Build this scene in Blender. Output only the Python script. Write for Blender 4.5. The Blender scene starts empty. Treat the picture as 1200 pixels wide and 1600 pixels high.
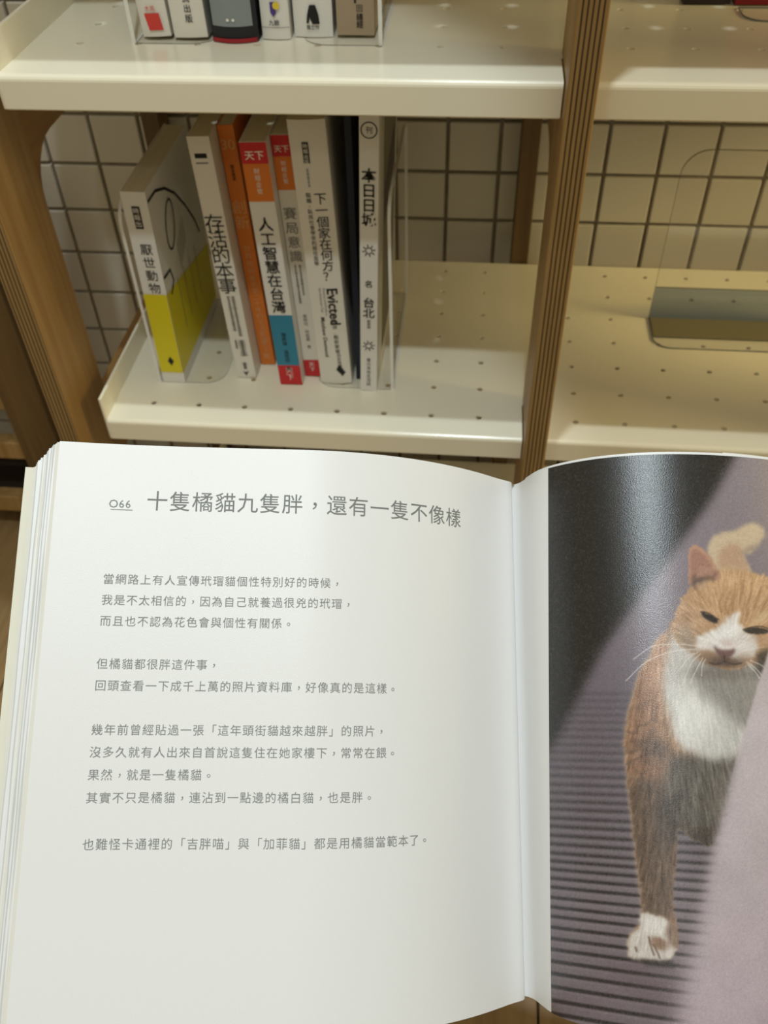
import bpy, bmesh, math, random
import numpy as np
from mathutils import Matrix, Vector
random.seed(7)
rng = np.random.default_rng(7)
C = bpy.context.scene.collection
U = 0.052            # one wall tile, in metres
Z0 = 1.0             # height of the measured tile row above the floor
SC = bpy.context.scene

# ------------------------------------------------------------------ camera
cam = bpy.data.cameras.new('camera'); camo = bpy.data.objects.new('camera', cam); C.objects.link(camo)
cam.sensor_fit = 'VERTICAL'; cam.sensor_height = 36.0
cam.lens = 1386.0 / 1600.0 * 36.0
camo.matrix_world = Matrix(((0.9948070, -0.0548894, 0.0857102, 0.4485827),
                            (0.0991004, 0.7143210, -0.6927659, -0.8734752),
                            (-0.0231991, 0.6976623, 0.7160511, 0.3529119 + Z0),
                            (0, 0, 0, 1)))
cam.clip_start = 0.01
cam.dof.use_dof = True; cam.dof.focus_distance = 0.345; cam.dof.aperture_fstop = 19.0
SC.camera = camo

# ------------------------------------------------------------------ light
world = bpy.data.worlds.new('world'); SC.world = world; world.use_nodes = True
world.node_tree.nodes['Background'].inputs['Color'].default_value = (1.0, 0.88, 0.60, 1)
world.node_tree.nodes['Background'].inputs['Strength'].default_value = 0.40

def spot(name, loc, power, color, radius=0.03, target=(0.43, -0.45, 1.0), angle=100, blend=0.6):
    l = bpy.data.lights.new(name, 'SPOT'); l.energy = power; l.color = color
    l.shadow_soft_size = radius; l.spot_size = math.radians(angle); l.spot_blend = blend
    o = bpy.data.objects.new(name, l); C.objects.link(o); o.location = loc
    o.rotation_euler = (Vector(target) - Vector(loc)).to_track_quat('-Z', 'Y').to_euler()
    return o
spot('ceiling_downlight', (0.43, -0.47, 2.97), 57, (0.80, 0.91, 0.97), 0.02)
spot('ceiling_downlight', (0.44, -1.18, 2.97), 57, (0.80, 0.91, 0.97), 0.03, (-0.64, -0.98, 1.15), 74, 0.06)
spot('ceiling_downlight', (0.50, -2.50, 2.95), 9, (0.95, 0.95, 0.95), 0.05)
wl = bpy.data.lights.new('warm_fill', 'AREA'); wl.energy = 1.3; wl.spread = math.radians(44); wl.color = (1.0, 0.80, 0.36); wl.size = 0.5  # unseen warm fill, added to brighten the shelf bays without reaching the page
wo = bpy.data.objects.new('warm_fill', wl); C.objects.link(wo); wo.location = (1.9, -0.36, 1.55)
wo.rotation_euler = (Vector((0.5, 0.0, 0.95)) - wo.location).to_track_quat('-Z', 'Y').to_euler()

SC.view_settings.view_transform = 'Standard'; SC.view_settings.look = 'None'
SC.view_settings.gamma = 1.0; SC.view_settings.use_curve_mapping = False
SC.view_settings.exposure = 0.0

# ------------------------------------------------------------------ helpers
def s2l(c):
    return tuple((x/12.92 if x <= 0.04045 else ((x+0.055)/1.055)**2.4) for x in [v/255.0 for v in c])
def P(x, y, z): return Vector((x*U, y*U, z*U + Z0))

def mat(name, rgb, rough=0.5, spec=0.5, noise=0.0, nscale=40, bump=0.0, bscale=300, metallic=0, stretch=None):
    m = bpy.data.materials.new(name); m.use_nodes = True
    nt = m.node_tree; b = nt.nodes['Principled BSDF']
    c = (*s2l(rgb), 1)
    b.inputs['Base Color'].default_value = c
    b.inputs['Roughness'].default_value = rough
    b.inputs['Specular IOR Level'].default_value = spec
    b.inputs['Metallic'].default_value = metallic
    tc = nt.nodes.new('ShaderNodeTexCoord')
    src = tc.outputs['Object']
    if stretch:
        mp = nt.nodes.new('ShaderNodeMapping'); mp.inputs['Scale'].default_value = stretch
        nt.links.new(src, mp.inputs['Vector']); src = mp.outputs['Vector']
    if noise > 0:
        n = nt.nodes.new('ShaderNodeTexNoise'); n.inputs['Scale'].default_value = nscale; n.inputs['Detail'].default_value = 4
        nt.links.new(src, n.inputs['Vector'])
        mx = nt.nodes.new('ShaderNodeMix'); mx.data_type = 'RGBA'
        mx.inputs['A'].default_value = tuple(v*(1-noise) for v in c[:3]) + (1,)
        mx.inputs['B'].default_value = tuple(min(1, v*(1+noise)) for v in c[:3]) + (1,)
        nt.links.new(n.outputs['Fac'], mx.inputs['Factor']); nt.links.new(mx.outputs['Result'], b.inputs['Base Color'])
    if bump > 0:
        n2 = nt.nodes.new('ShaderNodeTexNoise'); n2.inputs['Scale'].default_value = bscale; n2.inputs['Detail'].default_value = 2
        nt.links.new(tc.outputs['Object'], n2.inputs['Vector'])
        bp = nt.nodes.new('ShaderNodeBump'); bp.inputs['Strength'].default_value = bump; bp.inputs['Distance'].default_value = 0.0005
        nt.links.new(n2.outputs['Fac'], bp.inputs['Height']); nt.links.new(bp.outputs['Normal'], b.inputs['Normal'])
    return m

def wood(name, ca, cb, axis=2, rough=0.5):
    m = bpy.data.materials.new(name); m.use_nodes = True
    nt = m.node_tree; b = nt.nodes['Principled BSDF']; b.inputs['Roughness'].default_value = rough
    tc = nt.nodes.new('ShaderNodeTexCoord'); mp = nt.nodes.new('ShaderNodeMapping')
    sc = [90, 90, 90]; sc[axis] = 5
    mp.inputs['Scale'].default_value = sc
    n = nt.nodes.new('ShaderNodeTexNoise'); n.inputs['Scale'].default_value = 1.0; n.inputs['Detail'].default_value = 6
    n.inputs['Distortion'].default_value = 0.6
    cr = nt.nodes.new('ShaderNodeValToRGB')
    cr.color_ramp.elements[0].position = 0.3; cr.color_ramp.elements[0].color = (*s2l(ca), 1)
    cr.color_ramp.elements[1].position = 0.7; cr.color_ramp.elements[1].color = (*s2l(cb), 1)
    nt.links.new(tc.outputs['Object'], mp.inputs['Vector']); nt.links.new(mp.outputs['Vector'], n.inputs['Vector'])
    nt.links.new(n.outputs['Fac'], cr.inputs['Fac']); nt.links.new(cr.outputs['Color'], b.inputs['Base Color'])
    return m

def ply_edge(name, pitch):
    """laminations of plywood seen on its cut edge: bands across x, broken up along z"""
    m = bpy.data.materials.new(name); m.use_nodes = True
    nt = m.node_tree; b = nt.nodes['Principled BSDF']; b.inputs['Roughness'].default_value = 0.6
    tc = nt.nodes.new('ShaderNodeTexCoord')
    nz = nt.nodes.new('ShaderNodeTexNoise'); nz.inputs['Scale'].default_value = 14; nz.inputs['Detail'].default_value = 3
    sep = nt.nodes.new('ShaderNodeSeparateXYZ'); nt.links.new(tc.outputs['Object'], sep.inputs[0])
    nt.links.new(tc.outputs['Object'], nz.inputs['Vector'])
    mm = nt.nodes.new('ShaderNodeMath'); mm.operation = 'MULTIPLY_ADD'; mm.inputs[1].default_value = 0.0011
    nt.links.new(nz.outputs['Fac'], mm.inputs[0]); nt.links.new(sep.outputs['X'], mm.inputs[2])
    mu = nt.nodes.new('ShaderNodeMath'); mu.operation = 'MULTIPLY'; mu.inputs[1].default_value = 2*math.pi/pitch
    nt.links.new(mm.outputs[0], mu.inputs[0])
    si = nt.nodes.new('ShaderNodeMath'); si.operation = 'SINE'; nt.links.new(mu.outputs[0], si.inputs[0])
    mr = nt.nodes.new('ShaderNodeMapRange'); mr.inputs['From Min'].default_value = -1; nt.links.new(si.outputs[0], mr.inputs['Value'])
    cr = nt.nodes.new('ShaderNodeValToRGB')
    cr.color_ramp.elements[0].position = 0.0; cr.color_ramp.elements[0].color = (*s2l((66, 46, 22)), 1)
    cr.color_ramp.elements[1].position = 0.55; cr.color_ramp.elements[1].color = (*s2l((168, 136, 84)), 1)
    e = cr.color_ramp.elements.new(0.28); e.color = (*s2l((122, 92, 52)), 1)
    nt.links.new(mr.outputs[0], cr.inputs['Fac'])
    mp = nt.nodes.new('ShaderNodeMapping'); mp.inputs['Scale'].default_value = (260, 260, 18)
    nt.links.new(tc.outputs['Object'], mp.inputs['Vector'])
    n3 = nt.nodes.new('ShaderNodeTexNoise'); n3.inputs['Scale'].default_value = 1; n3.inputs['Detail'].default_value = 3
    nt.links.new(mp.outputs['Vector'], n3.inputs['Vector'])
    mx = nt.nodes.new('ShaderNodeMix'); mx.data_type = 'RGBA'; mx.blend_type = 'MULTIPLY'; mx.inputs['Factor'].default_value = 0.45
    nt.links.new(cr.outputs['Color'], mx.inputs['A']); nt.links.new(n3.outputs['Fac'], mx.inputs['B'])
    nt.links.new(mx.outputs['Result'], b.inputs['Base Color'])
    return m

def acrylic(name, tint=(1, 1, 1), gloss=0.08, rough=0.05):
    m = bpy.data.materials.new(name); m.use_nodes = True
    nt = m.node_tree; nt.nodes.remove(nt.nodes['Principled BSDF'])
    out = nt.nodes['Material Output']
    t = nt.nodes.new('ShaderNodeBsdfTransparent'); t.inputs['Color'].default_value = (*tint, 1)
    g = nt.nodes.new('ShaderNodeBsdfGlossy'); g.inputs['Roughness'].default_value = rough
    mx = nt.nodes.new('ShaderNodeMixShader')
    mx.inputs[0].default_value = gloss; nt.links.new(t.outputs[0], mx.inputs[1]); nt.links.new(g.outputs[0], mx.inputs[2])
    nt.links.new(mx.outputs[0], out.inputs['Surface'])
    return m

M = {
 'tile': mat('glazed_tile', (206, 200, 186), 0.32, 0.4, noise=0.05, nscale=6),
 'grout': mat('grout', (140, 130, 112), 0.9, 0.1, noise=0.1, nscale=60),
 'metal': mat('white_powder_coat', (238, 231, 208), 0.2, 0.5, bump=0.05, bscale=900),
 'pine_v': wood('birch_plywood_face', (138, 104, 56), (168, 134, 84), 2, 0.45),
 'pine_y': wood('birch_plywood_rail', (134, 98, 50), (160, 122, 70), 1, 0.5),
 'pine_dark': wood('oiled_pine', (84, 62, 32), (110, 84, 46), 2, 0.5),
 'pine_x': wood('oiled_pine_rail', (78, 54, 32), (104, 76, 46), 0, 0.5),
 'ply': ply_edge('plywood_cut_edge', 0.34*U/6.0),
 'floorwood': wood('floor_wood', (132, 106, 68), (160, 130, 88), 1, 0.45),
 'dark': mat('dark_stained_wood', (46, 34, 24), 0.6, 0.3),
 'acrylic': acrylic('clear_acrylic'),
 'acrylic_reflection': acrylic('painted_reflection_acrylic', (0.62, 0.68, 0.80)),  # tint carries a room reflection on clear acrylic
 'edge': mat('polished_acrylic_edge', (226, 226, 220), 0.3, 0.5),
 'edge_grey': mat('grey_acrylic_edge', (120, 122, 114), 0.3, 0.5),
 'paper': mat('coated_paper', (230, 229, 228), 0.36, 0.4, bump=0.12, bscale=3500),
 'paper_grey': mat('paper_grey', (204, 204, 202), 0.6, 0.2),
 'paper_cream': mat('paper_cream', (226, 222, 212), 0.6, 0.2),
 'paper_block': mat('paper_edges', (206, 196, 166), 0.8, 0.2, noise=0.12, nscale=1.0, stretch=(900, 3, 3)),
 'board': mat('cover_board', (228, 224, 208), 0.6, 0.3, noise=0.04, nscale=60),
 'ink': mat('dark_grey_ink', (138, 140, 138), 0.6, 0.2),
 'ink_title': mat('title_ink', (126, 128, 126), 0.6, 0.2),
 'black': mat('black_ink', (26, 26, 28), 0.5, 0.3),
 'inkgrey': mat('grey_print', (110, 110, 106), 0.5, 0.3),
 'white_print': mat('white_print', (235, 232, 225), 0.5, 0.3),
 'orange_pale': mat('pale_print_on_orange', (226, 168, 112), 0.5, 0.3),
}
def solid(rgb, rough=0.45):
    k = 'cover_%02x%02x%02x' % rgb
    if k not in M: M[k] = mat('printed_cover', rgb, rough, 0.4, noise=0.03, nscale=30)
    return M[k]

def link(name, me, m, parent=None):
    o = bpy.data.objects.new(name, me); C.objects.link(o)
    if m is not None:
        for mm in (m if isinstance(m, (list, tuple)) else [m]): me.materials.append(mm)
    if parent: o.parent = parent
    return o
def obj(name, bm, m, parent=None, smooth=False, recalc=True):
    me = bpy.data.meshes.new(name)
    if recalc: bmesh.ops.recalc_face_normals(bm, faces=bm.faces[:])
    bm.to_mesh(me); bm.free()
    if smooth:
        for p in me.polygons: p.use_smooth = True
    return link(name, me, m, parent)
def thing(name, label, cat, loc=(0, 0, 0), group=None):
    o = bpy.data.objects.new(name, None); C.objects.link(o); o.location = loc
    o['label'] = label; o['category'] = cat
    if group: o['group'] = group
    return o
def box(bm, a, b, mi=0, bevel=0.0):
    """axis box between corners a and b (metres)"""
    x0, y0, z0 = a; x1, y1, z1 = b
    vs = [bm.verts.new(p) for p in ((x0,y0,z0),(x1,y0,z0),(x1,y1,z0),(x0,y1,z0),(x0,y0,z1),(x1,y0,z1),(x1,y1,z1),(x0,y1,z1))]
    fs = []
    for f in ((0,3,2,1),(4,5,6,7),(0,1,5,4),(1,2,6,5),(2,3,7,6),(3,0,4,7)):
        fc = bm.faces.new([vs[i] for i in f]); fc.material_index = mi; fs.append(fc)
    if bevel > 0:
        es = set(e for f in fs for e in f.edges)
        bmesh.ops.bevel(bm, geom=list(es), offset=bevel, segments=2, affect='EDGES', profile=0.5)
    return fs
def local(loc, *pts):
    return [tuple(Vector(p) - Vector(loc)) for p in pts]

# ------------------------------------------------------------------ setting
def struct(o): o['kind'] = 'structure'; return o
bm = bmesh.new(); box(bm, (-1.2, 0.006, 0.5), (2.4, 0.12, 3.0)); wall = struct(obj('wall_back', bm, M['grout']))
RA = 0.992
tbm = bmesh.new(); box(tbm, (-0.466*U, -0.003, -0.466*U*RA), (0.466*U, 0.003, 0.466*U*RA), bevel=0.0012)
tme = bpy.data.meshes.new('tile'); bmesh.ops.recalc_face_normals(tbm, faces=tbm.faces[:]); tbm.to_mesh(tme); tbm.free(); tme.materials.append(M['tile'])
seen = set()
for i in range(-3, 16):
    for r in range(-6, 10):
        if len(seen) >= 300: break
        seen.add((i, r))
        o = bpy.data.objects.new('tile', tme); C.objects.link(o); o.parent = wall
        o.location = ((i+0.5)*U, 0.004 + rng.uniform(-0.0004, 0.0004), -(r+0.5)*U*RA + Z0)
        o.rotation_euler = (rng.uniform(-.004, .004), 0, rng.uniform(-.004, .004))
bm = bmesh.new()
for i in range(-22, 44):
    for r in range(-36, 19):
        if (i, r) in seen: continue
        c = Vector(((i+0.5)*U, 0.004, -(r+0.5)*U*RA + Z0))
        if c.z < 0.53: continue
        box(bm, (c.x-0.466*U, c.y-0.003, c.z-0.466*U*RA), (c.x+0.466*U, c.y+0.003, c.z+0.466*U*RA))
o = obj('tile_field', bm, M['tile'], wall); o['kind'] = 'stuff'

bm = bmesh.new(); box(bm, (-1.5, -3.0, 0.44), (2.6, 0.2, 0.496)); floor = struct(obj('floor', bm, M['dark']))
pbm = bmesh.new(); box(pbm, (0, 0, 0), (0.118, 1.2, 0.012), bevel=0.001)
pme = bpy.data.meshes.new('plank'); bmesh.ops.recalc_face_normals(pbm, faces=pbm.faces[:]); pbm.to_mesh(pme); pbm.free(); pme.materials.append(M['floorwood'])
for i in range(34):
    for j in range(3):
        o = bpy.data.objects.new('plank', pme); C.objects.link(o); o.parent = floor
        o.location = (-1.5 + i*0.12, -3.0 - (0.5 if i % 2 else 0) + j*1.202, 0.488)

# ------------------------------------------------------------------ shelving unit
XL, XR = 2.72, 17.6
ZL, ZU = -2.552, 2.878
GAP = ZU - ZL
YF, YB = -6.0, -0.64
shelf_unit = thing('shelving_unit', 'birch plywood shelving unit with white perforated metal shelves along the tiled wall', 'shelving', tuple(P(9.7, -3.3, -9.6)))
SU = Vector(shelf_unit.location)
def ubox(bm, x0, y0, z0, x1, y1, z1, mi=0, bevel=0.0, org=SU):
    a = P(x0, y0, z0) - org; b = P(x1, y1, z1) - org
    return box(bm, tuple(a), tuple(b), mi, bevel)

def shelf_board(zs, y_rows, holes=True):
    bm = bmesh.new()
    cx = [8.84 + 0.78*k for k in range(-7, 12)]
    if not holes: y_rows = []
    def PT(x, y, z): return P(x, y, z) - SU
    xb = sorted(set([XL, XR, 9.54, 9.92] + [c-0.39 for c in cx if c-0.39 > XL] + [cx[-1]+0.39]))
    xb = [x for x in xb if XL <= x <= XR]
    hy = 0.37
    yb = sorted(set([YF, YB] + [y-hy for y in y_rows] + [y_rows[-1]+hy]))
    vc = {}
    def V(x, y, z):
        k = (round(x, 4), round(y, 4), round(z, 4))
        if k not in vc: vc[k] = bm.verts.new(PT(*k))
        return vc[k]
    th = 0.03
    ye = YF + 0.07
    yb = [ye if abs(v-YF) < 1e-6 else v for v in yb if v <= YB+1e-6]
    for i in range(len(xb)-1):
        for j in range(len(yb)-1):
            x0, x1, y0, y1 = xb[i], xb[i+1], yb[j], yb[j+1]
            xm, ym = (x0+x1)/2, (y0+y1)/2
            if 9.54 <= xm <= 9.92 and ym < -5.0: continue
            h = None
            for c in cx:
                if abs(c-9.62) < 0.05: continue
                if x0-1e-3 < c-0.12 and c+0.12 < x1+1e-3:
                    for y in y_rows:
                        if y0-1e-3 < y-0.12 and y+0.12 < y1+1e-3: h = (c, y)
            if h is None or not holes:
                for z in (zs, zs-th):
                    bm.faces.new([V(x0, y0, z), V(x1, y0, z), V(x1, y1, z), V(x0, y1, z)])
            else:
                out = [(x1, h[1]), (x1, y1), (h[0], y1), (x0, y1), (x0, h[1]), (x0, y0), (h[0], y0), (x1, y0)]
                inn = [(h[0]+0.05*math.cos(a*math.pi/4), h[1]+0.05*math.sin(a*math.pi/4)) for a in range(8)]
                for z in (zs, zs-th):
                    for a in range(8):
                        b = (a+1) % 8
                        bm.faces.new([V(*out[a], z), V(*out[b], z), V(*inn[b], z), V(*inn[a], z)])
                for a in range(8):
                    b = (a+1) % 8
                    bm.faces.new([V(*inn[a], zs), V(*inn[b], zs), V(*inn[b], zs-th), V(*inn[a], zs-th)])
    # outer rims
    def wallq(x0, y0, x1, y1):
        bm.faces.new([V(x0, y0, zs), V(x1, y1, zs), V(x1, y1, zs-th), V(x0, y0, zs-th)])
    o = obj('shelf_board', bm, M['metal'], shelf_unit)
    # folded front lip, one length on each side of the post
    for (a, b) in ((XL, 9.54), (9.92, XR)):
        bm = bmesh.new()
        prof = [(YF+0.07, zs)] + [(YF+0.07-0.07*math.sin(t), zs-0.07+0.07*math.cos(t)) for t in (0.4, 0.8, 1.2, 1.57)] + [(YF, zs-0.40), (YF+0.02, zs-0.42), (YF+0.30, zs-0.42), (YF+0.30, zs-0.39), (YF+0.04, zs-0.39), (YF+0.04, zs-0.08), (YF+0.08, zs-0.03)]
        n = len(prof)
        A = [bm.verts.new(PT(a, y, z)) for y, z in prof]; B = [bm.verts.new(PT(b, y, z)) for y, z in prof]
        for k in range(n): bm.faces.new([A[k], A[(k+1) % n], B[(k+1) % n], B[k]])
        bm.faces.new(A[::-1]); bm.faces.new(B)
        obj('front_lip', bm, M['metal'], shelf_unit)
    # raised side lip at the left end
    bm = bmesh.new()
    ubox(bm, XL-0.05, YF+0.02, zs-0.42, XL, YB, zs+0.42, bevel=0.0008)
    obj('side_lip', bm, M['metal'], shelf_unit)
    bm = bmesh.new(); ubox(bm, XL, YB-0.04, zs-0.42, XR, YB, zs-0.03); obj('back_lip', bm, M['metal'], shelf_unit)
ROWL = [-5.5, -4.75, -4.0, -3.25, -2.5, -1.75, -1.0]
ROWU = [-4.86, -4.12, -3.37, -2.62, -1.87, -1.12]
shelf_board(ZL, ROWL); shelf_board(ZU, ROWU)
shelf_board(ZU+GAP, ROWU); shelf_board(ZL-GAP, ROWL)

ZT, ZBOT = 12.6, -9.6
def frame(xf, xb_, w=0.34):
    # front post with its ply edge to the front
    bm = bmesh.new()
    fs = ubox(bm, xf, -6.32, ZBOT, xf+w, -4.98, ZT, 0, 0)
    for f in bm.faces:
        if abs(f.calc_center_median().y - (P(0, -6.32, 0)-SU).y) < 1e-4 or abs(f.calc_center_median().y - (P(0, -4.98, 0)-SU).y) < 1e-4: f.material_index = 1
    bmesh.ops.bevel(bm, geom=bm.edges[:], offset=0.0008, segments=1, affect='EDGES')
    obj('post', bm, [M['pine_v'], M['ply']], shelf_unit)
    bm = bmesh.new(); ubox(bm, xb_, -0.60, ZBOT, xb_+w, -0.04, ZT)
    bmesh.ops.bevel(bm, geom=bm.edges[:], offset=0.0008, segments=1, affect='EDGES')
    obj('post', bm, M['pine_dark'], shelf_unit)
    for zs in (ZU+GAP, ZU, ZL, ZL-GAP):
        # rail with a rounded gusset running down into each post
        top, low, r = zs-0.43, zs-1.38, 0.75
        pr = [(-4.98, top)]
        pr += [(-4.98, low-r)]
        pr += [(-4.98+r-r*math.cos(t), low-r+r*math.sin(t)) for t in [k*math.pi/2/6 for k in range(1, 7)]]
        pr += [(-0.60-r+r*math.sin(t), low-r+r*math.cos(t)) for t in [k*math.pi/2/6 for k in range(0, 6)]]
        pr += [(-0.60, low-r), (-0.60, top)]
        bm = bmesh.new()
        A = [bm.verts.new(P(xf+0.01, y, z)-SU) for y, z in pr]; B = [bm.verts.new(P(xf+w-0.01, y, z)-SU) for y, z in pr]
        n = len(pr)
        for k in range(n): bm.faces.new([A[k], A[(k+1) % n], B[(k+1) % n], B[k]])
        bm.faces.new(A[::-1]); bm.faces.new(B)
        obj('rail', bm, M['pine_y'], shelf_unit)
frame(1.98, 2.31); frame(9.56, 9.355); frame(17.14, 17.2)
# support battens under each shelf that tie the board to the side frame
for zs in (ZU+GAP, ZU, ZL, ZL-GAP):
    for y in (-4.6, -1.4):
        bm = bmesh.new(); ubox(bm, 2.78, y, zs-0.43, XR-0.2, y+0.3, zs-0.05-0.0); obj('cross_bar', bm, M['metal'], shelf_unit)

# neighbouring low pine bench by the wall at the far left
rack = thing('wooden_bench', 'low pine bench with a pale rail by the wall at the far left edge', 'bench', tuple(P(-3.5, -1.2, -9.6)))
RO = Vector(rack.location)
def rbox(name, x0, y0, z0, x1, y1, z1, m):
    bm = bmesh.new(); ubox(bm, x0, y0, z0, x1, y1, z1, org=RO)
    bmesh.ops.bevel(bm, geom=bm.edges[:], offset=0.001, segments=1, affect='EDGES'); return obj(name, bm, m, rack)
BX = -1.55
for x in (BX, BX-6.5):
    for y in (-2.4, -0.75):
        rbox('leg', x, y, -9.6, x+0.95, y+0.5, -1.0, M['pine_dark'])
    rbox('side_board', x+0.2, -1.88, -9.3, x+0.6, -0.76, -1.3, M['pine_y'])
for z in (-5.6, -7.1, -8.9):
    rbox('rail', BX-5.54, -2.3, z, BX-0.01, -1.95, z+0.5, M['pine_v'])
rbox('seat_board', BX-5.54, -1.94, -5.5, BX-0.01, -0.3, -5.2, M['dark'])
rbox('shelf', BX-5.54, -1.94, -8.8, BX-0.01, -0.3, -8.5, M['dark'])

# ------------------------------------------------------------------ text
def text_geo(s, size=1.0, offset=0.0, vertical=False, pitch=1.0, res=2):
    """flat glyph mesh; returns (verts Nx2, faces) centred per glyph column when vertical"""
    V_, F_ = [], []
    if not vertical:
        cu = bpy.data.curves.new('t', 'FONT'); cu.body = s; cu.size = size; cu.resolution_u = res; cu.offset = offset; cu.fill_mode = 'FRONT'
        o = bpy.data.objects.new('t', cu); me = bpy.data.meshes.new_from_object(o)
        v = np.array([x.co[:] for x in me.vertices]).reshape(-1, 3)[:, :2] if len(me.vertices) else np.zeros((0, 2))
        f = [tuple(p.vertices) for p in me.polygons]
        bpy.data.meshes.remove(me); bpy.data.objects.remove(o); bpy.data.curves.remove(cu)
        return v, f
    base = 0
    for k, ch in enumerate(s):
        if ch == ' ': continue
        v, f = glyph(ch, offset)
        v = v*size; v = v + np.array([0, -k*pitch*size])
        V_.append(v); F_ += [tuple(i+base for i in q) for q in f]; base += len(v)
    return (np.concatenate(V_) if V_ else np.zeros((0, 2))), F_
_gc = {}
def glyph(ch, offset=0.0):
    """one character scaled so that a full-width glyph is one unit wide, centred on the em box"""
    k = (ch, offset)
    if k not in _gc:
        v, f = text_geo(ch, 1.0, offset, res=2)
        wide = ord(ch) > 0x2000
        if len(v):
            if wide: v = v*1.0 - np.array([EM[0]/2, EM[1]/2])
            else: v = v - np.array([(v[:, 0].max()+v[:, 0].min())/2, 0.35])
        if wide: v = v / EM[0]
        if ch in '，。' and len(v): v = v*np.array([1.0, 1.0]) - (v.max(0)+v.min(0))/2 - np.array([0.0, 0.05])
        _gc[k] = (v, f)
    return _gc[k]
_v, _f = text_geo('國', 1.0)
_x0, _x1, _y0, _y1 = _v[:, 0].min(), _v[:, 0].max(), _v[:, 1].min(), _v[:, 1].max()
EM = (_x0+_x1, _y0+_y1)      # side bearings are symmetric, so min+max gives the advance
def mesh_from(name, verts, faces, m, parent=None):
    me = bpy.data.meshes.new(name); me.from_pydata([tuple(v) for v in verts], [], faces); me.update()
    return link(name, me, m, parent)

# ------------------------------------------------------------------ books on the shelves
def slab_book(name, label, x0, x1, yf, z0, h, depth, cover, lean=0.0, spine_round=0.0, top_block=True, group=None, yaw=0.0, cover_t=0.012, hard=False, tilt=0.0):
    """a closed book standing upright; local axes: x thickness, y depth from spine, z height (tile units)"""
    w = x1-x0
    t = thing(name, label, 'book', tuple(P(x0, yf, z0)), group)
    t.rotation_euler = (tilt, lean, yaw)
    ov = 0.05 if hard else 0.0
    # cover wrap: spine + two boards
    bm = bmesh.new()
    ns = 8
    def spine_y(s):
        return -spine_round*(1-(2*s-1)**2)
    c = cover_t
    outer = [(0, depth)] + [(w*k/ns, spine_y(k/ns)) for k in range(ns+1)] + [(w, depth)]
    inner = [(w-c, depth)] + [(c+(w-2*c)*(1-k/ns), spine_y(1-k/ns)+c) for k in range(ns+1)] + [(c, depth)]
    loop = outer + inner
    A = [bm.verts.new((x*U, y*U, 0)) for x, y in loop]; B = [bm.verts.new((x*U, y*U, h*U)) for x, y in loop]
    n = len(loop)
    for k in range(n): bm.faces.new([A[k], A[(k+1) % n], B[(k+1) % n], B[k]])
    # caps as strips between outer and inner
    m_ = len(outer)
    for k in range(m_-1):
        a, b, cc, d = k, k+1, n-2-k, n-1-k
        bm.faces.new([A[a], A[b], A[cc], A[d]]); bm.faces.new([B[a], B[b], B[cc], B[d]])
    obj('cover', bm, cover, t)
    bm = bmesh.new()
    loop = [(c*1.02, depth-0.03)] + [(c+(w-2*c)*k/ns, spine_y(k/ns)+c*1.05) for k in range(ns+1)] + [(w-c*1.02, depth-0.03)]
    A = [bm.verts.new((x*U, y*U, ov*U+0.01*U)) for x, y in loop]; B = [bm.verts.new((x*U, y*U, (h-ov-0.01)*U)) for x, y in loop]
    n = len(loop)
    for k in range(n): bm.faces.new([A[k], A[(k+1) % n], B[(k+1) % n], B[k]])
    bm.faces.new(A[::-1]); bm.faces.new(B)
    obj('page_block', bm, M['paper_block'], t)
    t['_w'] = w; t['_h'] = h; t['_r'] = spine_round
    return t
def spine_shape(t, pts, m, name='printed_panel', lift=0.004):
    """flat print on the spine; pts are (u across 0..1, v height in units) polygons"""
    w, r = t['_w'], t['_r']
    faces = []; verts = []
    for poly in pts:
        b = len(verts)
        for (u, v) in poly: verts.append((u*w*U, (-r*(1-(2*u-1)**2)-lift)*U, v*U))
        faces.append(tuple(range(b, b+len(poly))))
    return mesh_from(name, verts, faces, m, t)
def band(t, v0, v1, m, name='printed_band', u0=0.0, u1=1.0, lift=0.004):
    n = 8
    return spine_shape(t, [[(u0+(u1-u0)*k/n, v0), (u0+(u1-u0)*(k+1)/n, v0), (u0+(u1-u0)*(k+1)/n, v1), (u0+(u1-u0)*k/n, v1)] for k in range(n)], m, name, lift)
def spine_text(t, s, u, vtop, size, m, pitch=1.05, vertical=True, offset=0.0, sx=1.0, lift=0.009, rot=False, name='printed_text'):
    w, r = t['_w'], t['_r']
    if rot:      # western line turned to read down the spine
        v, f = text_geo(s, 1.0, offset)
        v = v*size; v = np.stack([(v[:, 1]-0.35*size), -v[:, 0]], 1)
    elif vertical:
        v, f = text_geo(s, size, offset, True, pitch)
        v = v - np.array([0, size*0.5])
    else:
        v, f = text_geo(s, 1.0, offset); v = v*size; v[:, 0] -= (v[:, 0].max()+v[:, 0].min())/2
    verts = []
    for x, y in v:
        uu = u + x*sx/w
        verts.append(((uu*w)*U, (-r*(1-(2*uu-1)**2)-lift)*U, (vtop+y)*U))
    if not verts: return
    return mesh_from(name, verts, f, m, t)
def circle(u, v, r, w, n=16, r2=None):
    if r2 is None: return [[(u+r/w*math.cos(2*math.pi*k/n), v+r*math.sin(2*math.pi*k/n)) for k in range(n)]]
    out = []
    for k in range(n):
        a, b = 2*math.pi*k/n, 2*math.pi*(k+1)/n
        out.append([(u+r/w*math.cos(a), v+r*math.sin(a)), (u+r/w*math.cos(b), v+r*math.sin(b)), (u+r2/w*math.cos(b), v+r2*math.sin(b)), (u+r2/w*math.cos(a), v+r2*math.sin(a))])
    return out
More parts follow.
